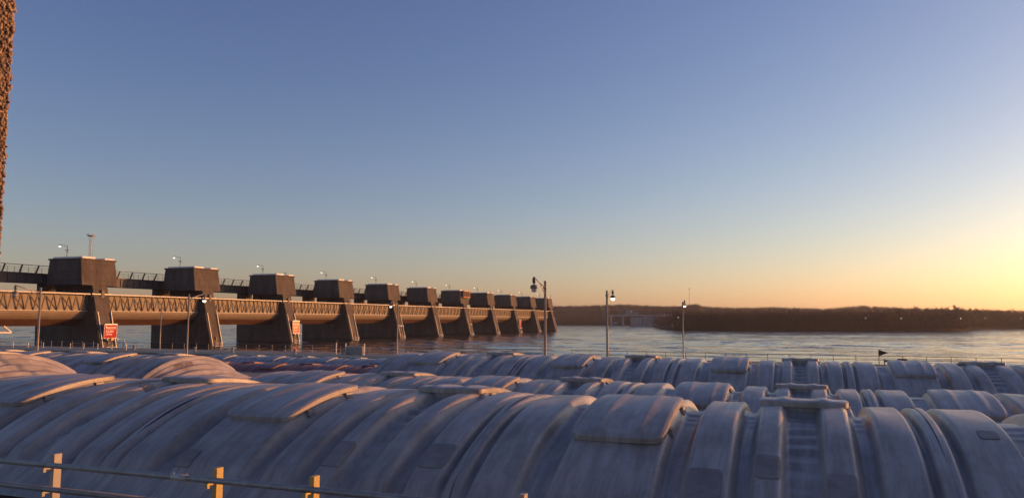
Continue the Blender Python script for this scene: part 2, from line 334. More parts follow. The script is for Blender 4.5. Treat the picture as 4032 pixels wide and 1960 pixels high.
# ------------------------------------------------------------------ barges
HW, RISE, RIB, SEC = 4.45, 1.45, 0.24, 7.0            # half width, rise, rib height, section length
NEAR_RIBS = [(-.16,.16),(.25,1.05),(1.5,3.1),(3.45,4.15),(4.42,4.85),(5.38,5.87),(6.15,6.76),(6.84,7.16)]
FAR_RIBS  = [(-.16,.16),(.25,1.05),(1.65,2.1),(2.6,3.05),(3.45,4.15),(4.4,5.95),(6.15,6.76),(6.84,7.16)]
def ribf(x, L):
    r = np.zeros_like(x)
    for a, b in L:
        e = 0.17 if b-a > 0.4 else 0.15
        r = np.maximum(r, sstep(a-e*0.5, a+e*0.5, x)*(1-sstep(b-e*0.5, b+e*0.5, x)))
    return r
def h0(t): return 1-np.abs(t)**2.2
def cover_surface(x, t, seed=0, ribs=True):
    """x 0..7 along a section, t -1..1 across: returns local y, z above cover edge"""
    k = sstep(-0.05, 0.05, t)
    rb = ribf(x, NEAR_RIBS)*(1-k) + ribf(x, FAR_RIBS)*k
    fade = 1-sstep(0.80, 0.93, np.abs(t))
    amp = RIB*(0.72+0.28*h0(t))*fade
    d = rb*amp
    # grip steps moulded into the valleys
    for a, b, s in ((4.9,5.33,-1),(2.15,2.55,1)):
        inside = sstep(a-.05,a+.05,x)*(1-sstep(b-.05,b+.05,x))*(np.sign(t)==s)*(np.abs(t)<0.72)
        saw = np.clip((np.abs(t)*HW/0.42) % 1.0, 0, 1); d = d + inside*0.055*np.where(saw < .82, saw/.82, (1-saw)/.18)
    for a, b in ((4.18,4.4),(5.9,6.13),(1.08,1.45),(3.13,3.42)):
        inside = sstep(a-.02,a+.02,x)*(1-sstep(b-.02,b+.02,x))
        d = d + inside*(0.03*(1-sstep(.06,.08,np.abs(t))) + 0.02*(1-sstep(.13,.15,np.abs(t))) + 0.015*(1-sstep(.2,.22,np.abs(t))))
    d = d + 0.016*np.sin(x*1.9+seed*2.1+t*2.3)*np.sin(t*5.1+seed) + 0.008*np.sin(x*5.3+t*9+seed*4)
    slope = -RISE/HW*2.2*np.sign(t)*np.abs(t)**1.2
    nl = np.sqrt(1+slope**2)
    return t*HW - d*slope/nl, RISE*h0(t) + d/nl

def section_mesh(seed):
    xs = np.linspace(0, SEC, 221); ts = np.linspace(-1, 1, 121)
    X, T = np.meshgrid(xs, ts, indexing='ij'); y, z = cover_surface(X, T, seed)
    sk = np.stack([xs, np.full_like(xs,-HW-.03), np.full_like(xs,-.04)], -1)[:,None]; sk2 = sk.copy(); sk2[...,1] *= -1
    P = np.concatenate([sk, np.stack([X, y, z], -1), sk2], 1)
    return grid_mesh('cover_section', P)

CAPL = 2.4
def cap_q(x):                                   # five steep risers with narrow treads, x outwards from the full profile
    q = np.zeros_like(x); n = 5
    for i in range(n):
        c = 0.42 + i*0.43; q = q + sstep(c-0.10, c+0.10, x)*0.165
    return 1 - q - 0.08*np.clip(x-.25, 0, 9)/CAPL
def cap_surface(x, t):
    d = 0.02*np.sin(x*2.1+t*4) + 0.012*np.sin(t*11+x*3)
    rib = RIB*(0.72+0.28*h0(t))*(1-sstep(0.80,0.93,np.abs(t)))*(1-sstep(0.14,0.30,x))
    return t*HW, RISE*h0(t)*cap_q(x) + d*h0(t)*sstep(.1,.4,x) + rib
def cap_mesh():
    xs = np.linspace(-.02, CAPL, 150); ts = np.linspace(-1, 1, 91)
    X, T = np.meshgrid(xs, ts, indexing='ij'); y, z = cap_surface(X, T)
    # first metre blends from the section's joint
    sk = np.stack([xs, np.full_like(xs,-HW-.03), np.full_like(xs,-.04)], -1)[:,None]; sk2 = sk.copy(); sk2[...,1] *= -1
    P = np.concatenate([sk, np.stack([X, y, z], -1), sk2], 1)
    end = P[-1:].copy(); end[...,0] += 0.05; end[...,2] = -.04
    return grid_mesh('end_cover', np.concatenate([P, end], 0))

def lid_mesh(sgn):
    """hatch lid draped from the ridge down one slope, rounded corners, two humps, hanging rim"""
    nA, nB = 41, 49; a = np.linspace(-1,1,nA); b = np.linspace(-1,1,nB)
    A, B = np.meshgrid(a, b, indexing='ij'); p = 10.0
    mx_ = np.maximum(np.abs(A), np.abs(B)); pn = (np.abs(A)**p+np.abs(B)**p)**(1/p)
    k = np.where(pn > 0, mx_/np.maximum(pn,1e-6), 1); A2, B2 = A*k, B*k
    edge = 1-np.maximum(np.abs(A),np.abs(B))
    hump = 0.030*(np.exp(-((A2+.42)/.13)**2)+np.exp(-((A2-.45)/.13)**2))*sstep(0,.2,edge)
    def pos(off):
        x = A2*0.77; yy = 1.22+B2*1.25; t = yy/HW
        slope = -RISE/HW*2.2*np.sign(t)*np.abs(t)**1.2; nl = np.sqrt(1+slope**2)
        return np.stack([x, sgn*(yy-off*slope/nl), RISE*h0(t)+off/nl], -1)
    top = pos(0.345 + hump - 0.025*(1-sstep(0,.06,edge)))
    V = top.reshape(-1,3); idx = np.arange(nA*nB).reshape(nA,nB)
    f = np.stack([idx[:-1,:-1],idx[1:,:-1],idx[1:,1:],idx[:-1,1:]],-1).reshape(-1,4)
    ring = np.concatenate([idx[:,0], idx[-1,1:], idx[::-1,-1][1:], idx[0,::-1][1:-1]])
    lo = pos(0.232).reshape(-1,3)[ring]; c0 = V.mean(0)
    inn = pos(0.232).reshape(-1,3)[ring]; cx = np.array([0, inn[:,1].mean(), 0]); 
    inn = inn.copy(); inn[:,0] *= 0.92; inn[:,1] = cx[1]+(inn[:,1]-cx[1])*0.95
    dn = pos(-0.05).reshape(-1,3)[ring].copy(); dn[:,0] *= 0.92; dn[:,1] = cx[1]+(dn[:,1]-cx[1])*0.95
    n0 = len(V); m = len(ring); V = np.concatenate([V, lo, inn, dn]); F = [f]
    prev = ring
    for j in range(3):
        cur = n0+j*m+np.arange(m)
        F.append(np.stack([prev, np.roll(prev,-1), np.roll(cur,-1), cur], -1)); prev = cur
    F = np.concatenate(F)
    if sgn > 0: F = F
    else: F = F[:, ::-1]
    return raw_mesh('hatch_lid', V, F)

def latch_mesh(sgn, yy):
    t = yy/HW; z = RISE*(1-abs(t)**2.2); b = MB()
    y = sgn*yy
    b.box(.735,.82,y-.11,y+.11,z+.13,z+.225); b.tube((.83,y-.10,z+.10),(.83,y+.10,z+.13),.018)
    return b

SEC_MESH = [section_mesh(i) for i in range(3)]
CAP_MESH = cap_mesh()
LID = {-1: lid_mesh(-1), 1: lid_mesh(1)}
LATCH = {}
for s_ in (-1, 1):
    for yy in (0.55, 1.9):
        b = latch_mesh(s_, yy); me = bpy.data.meshes.new('latch'); me.from_pydata(b.v, [], b.f); me.update(); LATCH[(s_,yy)] = me

def with_mat(me, m):
    k = me.name+'_'+m.name
    c = bpy.data.meshes.get(k)
    if c is None:
        c = me.copy(); c.name = k; c.materials.clear(); c.materials.append(m)
    return c

def barge(name, label, x_first, yc, z_edge, mc, nsec=6):
    """x_first: world X of the first section joint; covers on coaming on hull"""
    t = thing(name, label, 'barge', (x_first, yc, 0), 0, 'covered hopper barges moored in the locks')
    L = nsec*SEC; x0, x1 = -CAPL-2.3, L+CAPL+2.3
    deck = z_edge-1.15
    hb = MB(); hb.prism([(x0+3,-1.2),(x1-3,-1.2),(x1,deck-1.0),(x1,deck),(x0,deck),(x0,deck-1.0)], -5.3, 5.3)
    hb.build('hull', M['hull'], t)
    cb = MB(); cb.box(-CAPL, L+CAPL, -HW+.02, -HW+.14, deck-.01, z_edge-.035); cb.box(-CAPL, L+CAPL, HW-.14, HW-.02, deck-.01, z_edge-.035)
    cb.box(-CAPL, -CAPL+.12, -HW+.145, HW-.145, deck-.01, z_edge-.035); cb.box(L+CAPL-.12, L+CAPL, -HW+.145, HW-.145, deck-.01, z_edge-.035)
    for i in range(int((L+2*CAPL)/1.5)): cb.box(-CAPL+.6+i*1.5, -CAPL+.68+i*1.5, -HW-.12, -HW+.015, deck-.01, z_edge-.2)
    cb.build('coaming', M['hull'], t)
    for i in range(nsec):
        link('cover_section', with_mat(SEC_MESH[i % 3], mc), mc, t, True, 0, (i*SEC, 0, z_edge))
    e1 = link('end_cover', with_mat(CAP_MESH, mc), mc, t, True, 0, (L, 0, z_edge))
    e0 = link('end_cover', with_mat(CAP_MESH, mc), mc, t, True, 0, (0, 0, z_edge)); e0.rotation_euler = (0,0,math.pi)
    for i in range(nsec):
        for s, xc in ((-1, 2.3), (1, 5.15)):
            lid = link('hatch_lid', with_mat(LID[s], mc), mc, t, True, 0, (i*SEC+xc, 0, z_edge))
            es = lid.modifiers.new('edges', 'EDGE_SPLIT'); es.split_angle = R(50)
            for yy in (0.55, 1.9):
                link('latch', LATCH[(s,yy)], M['latch'], lid)
    for xx in (x0+1.0, x1-1.0):
        for yy in (-3.4, 3.4):
            bl = MB(); bl.box(xx-.25,xx+.25,yy-.3,yy+.9,deck-.005,deck+.06)
            for q in (0, .6): bl.lathe((xx,yy+q,deck+.05), [(.14,0),(.14,.45),(.2,.47),(.2,.55),(.05,.57)], 10)
            bl.build('mooring_bitt', M['steel_dark'], t)
    return t

A  = barge('covered_barge', 'nearest long barge under weathered white ribbed covers just beyond the pipe railing', -19.1, 15.0, 4.97, M['cover'])
B  = barge('covered_barge', 'white covered barge lying between the nearest barge and the farther ribbed one', -19.1, 25.6, 4.43, M['cover'])
C_ = barge('covered_barge', 'white ribbed barge along the middle lock wall below the lamp posts', -19.1, 36.2, 4.75, M['cover'])
D1 = barge('covered_barge', 'barge at left edge whose stepped orange-lit end cover faces right', -76.2, 25.6, 4.82, M['cover'])
D2 = barge('covered_barge', 'barge with brown lettering on its sunlit stepped end cover', -75.2, 36.2, 4.30, M['cover'])
E1 = barge('covered_barge', 'barge with dull red covers low in the far lock chamber', -72.0, 65.6, 1.95, M['cover_red'])
E2 = barge('covered_barge', 'low grey covered barge just behind the dull red one', -66.0, 76.3, 2.05, M['cover_grey'])

# lettering on the end cover: letters laid on the first riser, following its curve
def cap_text(root, txt, size, y_left, z_base, z_edge, L):
    me = text_mesh(txt, size); ypos = []
    xs = np.linspace(0, CAPL, 600)
    for v in me.vertices:
        y = y_left + v.co.x; t = y/HW; h = RISE*h0(t)*0.845 + v.co.y
        _, zz = cap_surface(xs, np.full_like(xs, t)); k = np.argmax((zz < h) & (xs > .28)) if (zz < h).any() else len(xs)-1
        v.co = (L + xs[k] + 0.012, y, z_edge + h)
    o = link('lettering', me, M['text_brown'], root); return o
cap_text(D2, 'FMTA  1570', 0.27, -1.7, 0, 4.30, 42)

# darker repair patches along the foot of the nearest barge's covers
def patch(root, z_edge, x0, x1, t0, t1, off=0.008, m='patch'):
    nA, nB = 60, 50; a = np.linspace(-1,1,nA); b = np.linspace(-1,1,nB); A_, B_ = np.meshgrid(a,b,indexing='ij'); p = 7.
    k = np.maximum(np.abs(A_),np.abs(B_))/np.maximum((np.abs(A_)**p+np.abs(B_)**p)**(1/p),1e-6); A_, B_ = A_*k, B_*k
    X = (x0+x1)/2 + A_*(x1-x0)/2; T = (t0+t1)/2 + B_*(t1-t0)/2
    y, z = cover_surface(X % SEC, T, int(((x0+x1)/2)//SEC) % 3)
    P = np.stack([X, y-off*0.6, z+off*0.8], -1)
    o = grid_mesh('repair_patch', P); o2 = link('repair_patch', o, M[m], root, True, 0, (0,0,z_edge))
    so_ = o2.modifiers.new('thick','SOLIDIFY'); so_.thickness = 0.004; so_.offset = 1
    return o2

for x0_, x1_, t0_, t1_ in ((-1.58,-1.08,-.86,-.67),(-.64,-.29,-.70,-.58),(.33,.72,-.82,-.65),(-7.66,-7.28,-.79,-.65),(-5.90,-5.40,-.76,-.63),(2.48,2.74,-.375,-.30),(-14.5,-13.8,-.19,-.12),(-10.6,-10.2,-.84,-.76)):
    patch(A, 4.97, x0_+19.1, x1_+19.1, t0_, t1_)

# ------------------------------------------------------------------ rope or hose loop at the near barge's gunwale
def hoop(label, x, y, z, r_, h, tilt=0.0):
    pts = [Vector((math.cos(a)*r_, tilt*math.sin(a), max(0,math.sin(a))*h)) for a in np.linspace(0, math.pi, 15)]
    pts = [Vector((r_*1.02,0,-.35))]+pts+[Vector((-r_*1.02,0,-.35))]
    b = MB()
    for p, q in zip(pts[:-1], pts[1:]): b.tube(p, q, .02, n=8)
    o = b.build('hose_loop', M['rubber'], None, True, 0, (x,y,z)); return tag(o, label, 'hose')
hoop('black hose loop standing up beyond the left half of the railing', -9.1, 10.2, 5.02, .10, .22)
hoop('black hose loop half hidden behind the third railing post from left', -6.35, 10.2, 4.72, .11, .22)

# ------------------------------------------------------------------ near guard railing
def railing():
    t = thing('guard_railing', 'pipe guard railing with tan and yellow posts across the lower left', 'railing', (0, 8.1, 5.25))
    Z = lambda z: z-5.25
    for x, m in ((-12.4,'post_tan'),(-9.62,'post_tan'),(-6.87,'post_yellow'),(-5.45,'post_yellow'),(-2.82,'post_tan'),(-.05,'post_tan'),(2.7,'post_tan')):
        b = MB(); b.box(x-.033,x+.033,-.12,.0,0,Z(6.335)); b.box(x-.09,x+.09,-.17,.05,-.005,.02)
        p = b.build('post', M[m], t, bevel=.004)
        for zr in (6.215, 5.90):
            a = MB(); a.tube((x,-.11,Z(zr)-.062),(x,-.25,Z(zr)-.062),.016,n=8); a.box(x-.022,x+.022,-.265,-.225,Z(zr)-.10,Z(zr)-.036)
            a.build('rail_bracket', M[m], p)
    MB().tube((-14.5,-.24,Z(6.215)),(4.5,-.24,Z(6.215)),.037,n=16).build('top_rail', M['rail'], t, True)
    MB().tube((-14.5,-.24,Z(5.90)),(-7.22,-.24,Z(5.90)),.037,n=16).build('middle_rail', M['rail'], t, True)
    MB().tube((-7.0,-.235,Z(5.845)),(4.5,-.235,Z(5.845)),.034,n=16).build('middle_rail', M['rail'], t, True)
    c = MB(); c.tube((-7.42,-.24,Z(6.215)),(-7.18,-.24,Z(6.215)),.041,n=16)
    for x in (-7.40,-7.2):
        c.tube((x,-.24,Z(6.215)-.055),(x,-.24,Z(6.215)+.055),.008,n=6)
    c.build('rail_coupling', M['galv'], t, True)
railing()

# ------------------------------------------------------------------ pebble-faced building corner at the left edge
def pebble_wall():
    rnd = random.Random(5)
    t = thing('building_wall', 'pebble-faced concrete building corner at the left edge', 'wall', (-2.928, 1.0, 5.2))
    MB().box(-1.6, 0, -2.2, 1.14, .0, 6.4).build('wall_panel', M['concrete'], t)
    V, F = [], []
    def stone(c, s):
        k = len(V); n = 6
        rot = rnd.random()*6.28
        ax = [s*rnd.uniform(.7,1.25), s*rnd.uniform(.7,1.3), s*rnd.uniform(.7,1.5)]
        V.append((c[0],c[1],c[2]-ax[2])); 
        for zz, rr in ((-.5,.87),(.5,.87)):
            for i in range(n):
                a = rot+6.283*i/n; V.append((c[0]+ax[0]*rr*math.cos(a)*rnd.uniform(.85,1.1), c[1]+ax[1]*rr*math.sin(a)*rnd.uniform(.85,1.1), c[2]+ax[2]*zz))
        V.append((c[0],c[1],c[2]+ax[2]))
        for i in range(n):
            j = (i+1)%n
            F.append((k,k+1+j,k+1+i)); F.append((k+1+i,k+1+j,k+1+n+j)); F.append((k+1+i,k+1+n+j,k+1+n+i)); F.append((k+1+n+i,k+1+n+j,k+1+2*n))
    for z in np.arange(2.4, 5.0, .0125):
        for y in np.arange(.80, 1.15, .0125):
            s = rnd.uniform(.005,.0095)
            stone((rnd.uniform(-.003,.005), y+rnd.uniform(-.006,.006), z+rnd.uniform(-.006,.006)), s)
        for x in np.arange(-.06, .0, .013):
            stone((x+rnd.uniform(-.01,.01), 1.14+rnd.uniform(-.003,.006), z+rnd.uniform(-.006,.006)), rnd.uniform(.005,.0095))
    link('pebble_facing', raw_mesh('pebble_facing', V, F), M['pebble'], t, True)
pebble_wall()

# ------------------------------------------------------------------ lamp posts on the lock walls
def lock_lamp(lit):
    t = thing('lamp_post', 'lamp', 'lamp post', (0,0,0))
    b = MB(); b.lathe((0,0,0), [(.17,0),(.17,.05),(.10,.08),(.085,.3),(.072,7.25),(.08,7.26),(.08,7.32),(.03,7.34)], 14); b.build('pole', M['pole'], t, True).modifiers.new('e','EDGE_SPLIT').split_angle = R(40)
    a = MB(); a.tube((0,-.05,6.95),(0,-2.0,7.42),.035,n=8); a.tube((0,-.05,6.55),(0,-1.0,7.16),.022,n=8); a.box(-.09,.09,-.12,.09,6.86,7.02); a.build('arm', M['pole'], t, True)
    h = MB(); h.lathe((0,-2.05,7.02), [(.035,.0),(.04,.06),(.085,.11),(.10,.24),(.085,.36),(.04,.42)], 14); h.box(-.05,.05,-2.1,-1.93,7.37,7.46); h.build('ballast', M['lamp_body'], t, True)
    k = MB(); k.lathe((0,-2.05,6.80), [(.185,.0),(.215,.05),(.215,.12),(.17,.19),(.07,.22),(.03,.23)], 18); k.build('hood', M['lamp_hood'], t, True)
    g = MB(); g.lathe((0,-2.05,6.60), [(.05,.0),(.11,.02),(.15,.07),(.165,.13),(.175,.195)], 18); g.build('globe', M['lamp_lit' if lit else 'lamp_off'], t, True)
    return t
proto = {True: lock_lamp(True), False: lock_lamp(False)}
used = set()
LAMPS = [(-13.85,43.3,0,False,'unlit lamp post nearest the photo centre, globe hanging to its left'),
         (-54.4,43.3,0,False,'unlit lamp post at far left in front of the first dam pier'),
         (-13.85,59.0,math.pi,True,'lit lamp post whose arm reaches right, before the far wooded bank'),
         (-54.6,59.0,math.pi,True,'lit lamp post whose arm reaches right, before the second dam pier'),
         (-13.4,98.0,0.25,True,'lit lamp post on the outer wall, rightmost of all the lamp posts'),
         (-53.3,98.0,0,True,'lit lamp post on the outer wall before the middle dam gates'),
         (-96.2,98.0,0,False,'thin distant unlit lamp post before the second dam gate')]
for x, y, rz, lit, lab in LAMPS:
    o = proto[lit] if lit not in used else copy_tree(proto[lit]); used.add(lit)
    o.location = (x, y, 3.1); o.rotation_euler = (0,0,rz); tag(o, lab, 'lamp post', 'lamp posts on the lock walls')

# ------------------------------------------------------------------ river wall railing and fittings
def wall_rail(label, y, x0, x1, z, m='girder_rail', h=1.05, step=2.4, name='wall_railing'):
    t = thing(name, label, 'railing', ((x0+x1)/2, y, z)); hx = (x1-x0)/2
    n = int((x1-x0)/step)
    for i in range(n+1):
        x = -hx + i*(2*hx)/n; MB().box(x-.03,x+.03,-.03,.03,-.01,h).build('post', M[m], t)
    b = MB(); b.tube((-hx,0,h-.03),(hx,0,h-.03),.028,n=6); b.build('top_rail', M[m], t)
    b = MB(); b.tube((-hx,0,h*.52),(hx,0,h*.52),.022,n=6); b.build('middle_rail', M[m], t)
    return t
wall_rail('long thin dark railing along the outer river wall, left stretch', 99.2, -160, -32, 3.12)
wall_rail('thin dark railing along the outer river wall behind the ribbed barge', 99.2, -28, 60, 3.12)
wall_rail('short pale railing on the outer wall in front of the first pier', 95.0, -132, -118, 3.12, 'galv', 0.9, 3.5)
wall_rail('short pale railing on the outer wall below the red warning sign', 95.0, -112, -100, 3.12, 'galv', 0.9, 2.6)

def bollard(x, y, lab):
    b = MB(); b.lathe((0,0,0), [(.3,0),(.3,.06),(.2,.08),(.18,.5),(.27,.56),(.27,.68),(.1,.72)], 14)
    return tag(b.build('bollard', M['concrete_pale'], None, True, 0, (x,y,3.1)), lab, 'bollard', 'mooring bollards on the river wall')
for x in (-98,-86,-79,-68,-60,-50,-44): bollard(x, 94.6, 'squat pale mooring bollard on the edge of the outer river wall')

def signal_light():
    t = thing('navigation_light', 'small red navigation light on a white post by the outer wall', 'navigation light', (-61.5,95.2,3.1))
    MB().lathe((0,0,0), [(.08,0),(.08,1.6),(.12,1.62),(.12,1.66)], 10).build('post', M['white'], t)
    MB().lathe((0,0,1.66), [(.12,0),(.13,.3),(.05,.42)], 10).build('lamp_head', M['flag_dark'], t)
signal_light()
def control_box():
    t = thing('control_cabinet', 'pale control cabinet with posts on the outer wall beside the navigation light', 'cabinet', (-58.5,95.3,3.1))
    MB().box(-1.3,1.3,-.3,.3,0,1.1).build('cabinet_body', M['concrete_pale'], t, bevel=.02)
    MB().box(-1.4,1.4,-.35,.35,1.105,1.16).build('lid', M['galv'], t)
    for x in (-1.5,1.5): MB().box(x-.05,x+.05,-.05,.05,0,1.6).build('post', M['white'], t)
control_box()
def pennant():
    t = thing('pennant_flag', 'dark triangular pennant on a short staff above the far railing', 'flag', (8.6,98.6,3.1))
    MB().tube((0,0,0),(0,0,1.75),.035,n=6).build('staff', M['steel_dark'], t)
    MB().prism([(.0,1.05),(1.0,1.42),(.0,1.78)], -.02, .02).build('cloth', M['flag_dark'], t)
pennant()
def bench_frame():
    t = thing('equipment_rack', 'low dark equipment rack on the outer wall right of the pennant', 'rack', (10.3,98.4,3.1))
    MB().box(-1.2,1.2,-.25,.25,.42,.6).build('tray', M['steel_dark'], t)
    for x in (-1.15,1.15): MB().box(x-.05,x+.05,-.25,.25,0,.75).build('leg', M['galv'], t)
    MB().box(.2,1.1,-.2,.2,.605,.8).build('crate', M['steel_dark'], t)
bench_frame()
def tarp_flag():
    t = thing('flag_pole', 'thin flag pole with a limp pale flag below the first gate', 'flag', (-104.5,98.6,3.1))
    MB().tube((0,0,0),(-.05,0,1.75),.04,n=6).build('pole', M['steel_dark'], t)
    V = [(-.03,0,1.6),(0.0,.02,.7),(.4,.1,.4),(.75,-.05,.35),(.35,.05,1.0)]
    b = MB(); b.add([(x,y-.03,z) for x,y,z in V]+[(x,y+.03,z) for x,y,z in V], [(0,1,2,3,4),(9,8,7,6,5)]+[((i+1)%5,i,5+i,5+(i+1)%5) for i in range(5)])
    b.build('cloth', M['white'], t)
tarp_flag()

# ------------------------------------------------------------------ the dam
PX, PITCHY, Y0 = -170.0, 39.6, 113.5
ORD = ['hidden left-edge','first','second','third','fourth','fifth','sixth','seventh','eighth','ninth','tenth','last and farthest']
def nose(z): return 3.1 - z*0.262            # nose line of the pier, local x at height z

def build_pier():
    t = thing('dam_pier', 'pier', 'dam pier')
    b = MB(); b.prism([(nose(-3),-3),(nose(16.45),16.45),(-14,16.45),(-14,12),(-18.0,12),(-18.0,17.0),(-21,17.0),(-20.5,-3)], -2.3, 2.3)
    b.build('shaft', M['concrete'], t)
    b = MB(); b.prism([(nose(-3)-.02,-3),(nose(9.7)-.02,9.7),(nose(9.7)-2.2,9.7),(nose(6.5)-6.0,6.3),(nose(4)-6.6,3.2),(nose(0)-4.2,-3)], -2.75, -2.305)
    b.prism([(nose(-3)-.02,-3),(nose(9.7)-.02,9.7),(nose(9.7)-2.2,9.7),(nose(6.5)-6.0,6.3),(nose(4)-6.6,3.2),(nose(0)-4.2,-3)], 2.305, 2.75)
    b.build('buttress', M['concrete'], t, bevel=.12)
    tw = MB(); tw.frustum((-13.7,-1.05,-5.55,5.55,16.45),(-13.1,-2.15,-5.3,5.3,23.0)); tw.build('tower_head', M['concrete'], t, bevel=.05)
    MB().box(-13.35,-1.9,-5.55,5.55,22.95,23.38).build('cornice', M['concrete'], t, bevel=.03)
    MB().box(-12.2,-1.95,-5.1,-1.2,23.385,23.82).build('roof_slab', M['roof_slab'], t, bevel=.02)
    MB().box(-12.2,-1.95,1.8,4.9,23.385,23.74).build('roof_slab', M['roof_slab'], t, bevel=.02)
    for y in (-2.05, 2.05):
        g = MB(); g.bar((nose(9.6)+.14,y,9.6),(nose(-.3)+.14,y,-.3),.42,.24,(0,1,0)); g.build('guide_rail', M['galv'], t)
        g = MB(); yy = y*1.17; g.bar((nose(9.6)+.02,yy,9.6),(nose(-.3)+.02,yy,-.3),.14,.3,(0,1,0)); g.build('guide_channel', M['steel_dark'], t)
    MB().box(nose(14)-.25,nose(14)+.03+.25,-.15,.75,13.2,15.3).build('slot_shade_block', M['steel_dark'], t)  # solid dark block; the shade inside the slot opening is only its colour
    MB().box(nose(1.9)-.2,nose(1.9)+.3,-.35,.35,.9,2.4).build('slot_shade_block', M['steel_dark'], t)  # lower slot opening, its inner shade likewise given as dark colour
    for yo in (-.75, 1.15):
        f = MB()
        for z in (-.4,.12,.62): f.bar((nose(0)+.7,yo-.65,z),(nose(0)+.7,yo+.65,z),.09)
        for y in (yo-.65, yo+.65): f.bar((nose(0)+.7,y,-1.2),(nose(0)+.7,y,.66),.09)
        f.bar((nose(0)+.7,yo-.65,-.4),(nose(0)-.2,yo-.65,-.4),.09); f.bar((nose(0)+.7,yo+.65,-.4),(nose(0)-.2,yo+.65,-.4),.09)
        f.build('ladder_frame', M['white'], t)
    k = MB(); k.bar((nose(14.2)+.1,-2.9,14.2),(nose(14.2)+.1,2.9,14.2),.22); k.build('trunnion_beam', M['galv'], t)
    # joint lines on the nose of the tower
    return t
pier0 = build_pier(); PIERS = []
PLAB = {1:'first dam pier from the left, with the red Restricted sign on its nose', 3:'third dam pier, with the sign glaring in the sun',
        7:'dam pier with an orange work basket hanging on its tower', 9:'ninth dam pier, with a small red sign near the water',
        6:'dam pier with three small white floodlights just below its middle', 8:'dam pier with a small second floodlight on its roof, beyond the orange basket',
        11:'last and farthest dam pier, beside the wooded bank'}
for i in range(12):
    o = pier0 if i == 0 else copy_tree(pier0)
    o.location = (PX, Y0+PITCHY*i, 0)
    tag(o, PLAB.get(i, 'concrete dam pier with tapered tower head, %s tower from the left' % ORD[i]), 'dam pier', 'concrete piers of the dam'); PIERS.append(o)

def build_gate():
    t = thing('spillway_gate', 'gate', 'dam gate'); a, b_ = -17.3, 17.3      # half bay
    MB().box(-2.45,-2.3,a,b_,9.85,14.0).build('skin_panel', M['gate'], t)
    lip = MB(); pts = [(-2.3,9.84),(-2.42,9.2),(-2.75,8.5),(-3.25,7.9),(-3.5,7.7)]; inn = [(x-.25,z+.1) for x,z in pts]
    lip.prism(pts[::-1]+inn, a, b_); lip.build('lip_plate', M['gate'], t)
    lg = MB(); lg.box(-2.3,-2.12,a,b_,9.78,9.9); lg.build('ledge', M['gate_light'], t)
    un = MB(); un.prism([(-3.5,7.69),(-7.2,6.0),(-7.6,6.0),(-7.6,7.9),(-3.75,7.9)][::-1], a+.02, b_-.02); un.build('underside', M['gate_rust'], t)
    MB().box(-1.05,-.75,a+.4,b_-.6,14.0,14.32).build('top_chord', M['gate_light'], t)
    wk = MB(); wk.box(-2.29,-1.06,a+.4,b_-.6,14.02,14.1)
    for i in range(30): y = a+.8+i*1.08; wk.bar((-2.25,y,13.93),(-1.1,y+.45,13.93),.1)
    wk.build('walkway', M['girder'], t)
    n = 8
    for i in range(n):
        y = a+2.2+i*4.3
        MB().bar((-.9,y,14.0),(-2.2,y,9.92),.24,.2,(0,1,0)).build('strut', M['gate'], t)
        if i < n-1:
            MB().bar((-1.1,y+2.15,13.9),(-2.2,y+2.15,9.92),.2,.3,(0,1,0)).build('rib', M['gate'], t)
            MB().bar((-1.0,y+.1,13.6),(-2.15,y+2.1,9.95),.13,.2,(1,0,0)).build('brace', M['gate'], t)
    for s, y in ((-1,a+.1),(1,b_-.1)):
        e = MB(); e.bar((-.6,y,14.3),(-2.3,y+s*.1,9.9),.3,.3,(0,1,0)); e.bar((-.6,y,14.25),(-2.4,y,13.9),.3); e.bar((-2.2,y-s*.9,13.8),(-2.2,y,9.9),.25)
        e.build('end_frame', M['girder'], t)
    return t
gate0 = build_gate()
for i in range(11):
    o = gate0 if i == 0 else copy_tree(gate0)
    o.location = (PX, Y0+PITCHY*(i+.5), 0)
    lab = 'raised tan gate left of the first tower, cut by the photo edge' if i == 0 else 'raised tan steel gate between the %s and %s towers from the left' % (ORD[i], ORD[i+1])
    tag(o, lab, 'dam gate', 'raised spillway gates of the dam')

def build_span():
    t = thing('bridge_span', 'span', 'bridge'); a, b_ = -19.65, 19.65
    g = MB()
    for x in (-16.4, -20.6):
        g.box(x-.2,x+.2,a,b_,17.02,19.2); g.box(x-.45,x+.45,a,b_,17.01,17.12)
    for y in np.arange(a+1.2, b_, 2.4): g.box(-16.2,-16.0,y-.06,y+.06,17.13,19.2)
    g.build('girder', M['girder'], t)
    MB().box(-21.2,-15.9,a,b_,19.21,19.62).build('deck', M['girder'], t)
    for i in range(9):
        y = a+.5+i*4.6
        MB().bar((-16.0,y,19.4),(-15.0,y,21.55),.3,.3,(0,1,0)).build('outrigger', M['girder_rail'], t)
    MB().tube((-15.0,a,21.5),(-15.0,b_,21.5),.09,n=6).build('outer_rail', M['girder_rail'], t)
    h = MB()
    for z in (20.1,20.55,21.0): h.tube((-16.3,a,z),(-16.3,b_,z),.04,n=6)
    for y in np.arange(a+.4, b_, 1.9): h.box(-16.33,-16.27,y-.04,y+.04,19.6,21.05)
    h.build('handrail', M['girder_rail'], t)
    return t
span0 = build_span()
for i in range(11):
    o = span0 if i == 0 else copy_tree(span0)
    o.location = (PX, Y0+PITCHY*(i+.5), 0)
    lab = 'dark railed bridge span left of the first tower' if i == 0 else 'dark railed bridge span between the %s and %s towers from the left' % (ORD[i], ORD[i+1])
    tag(o, lab, 'bridge', 'service bridge spans behind the dam towers')

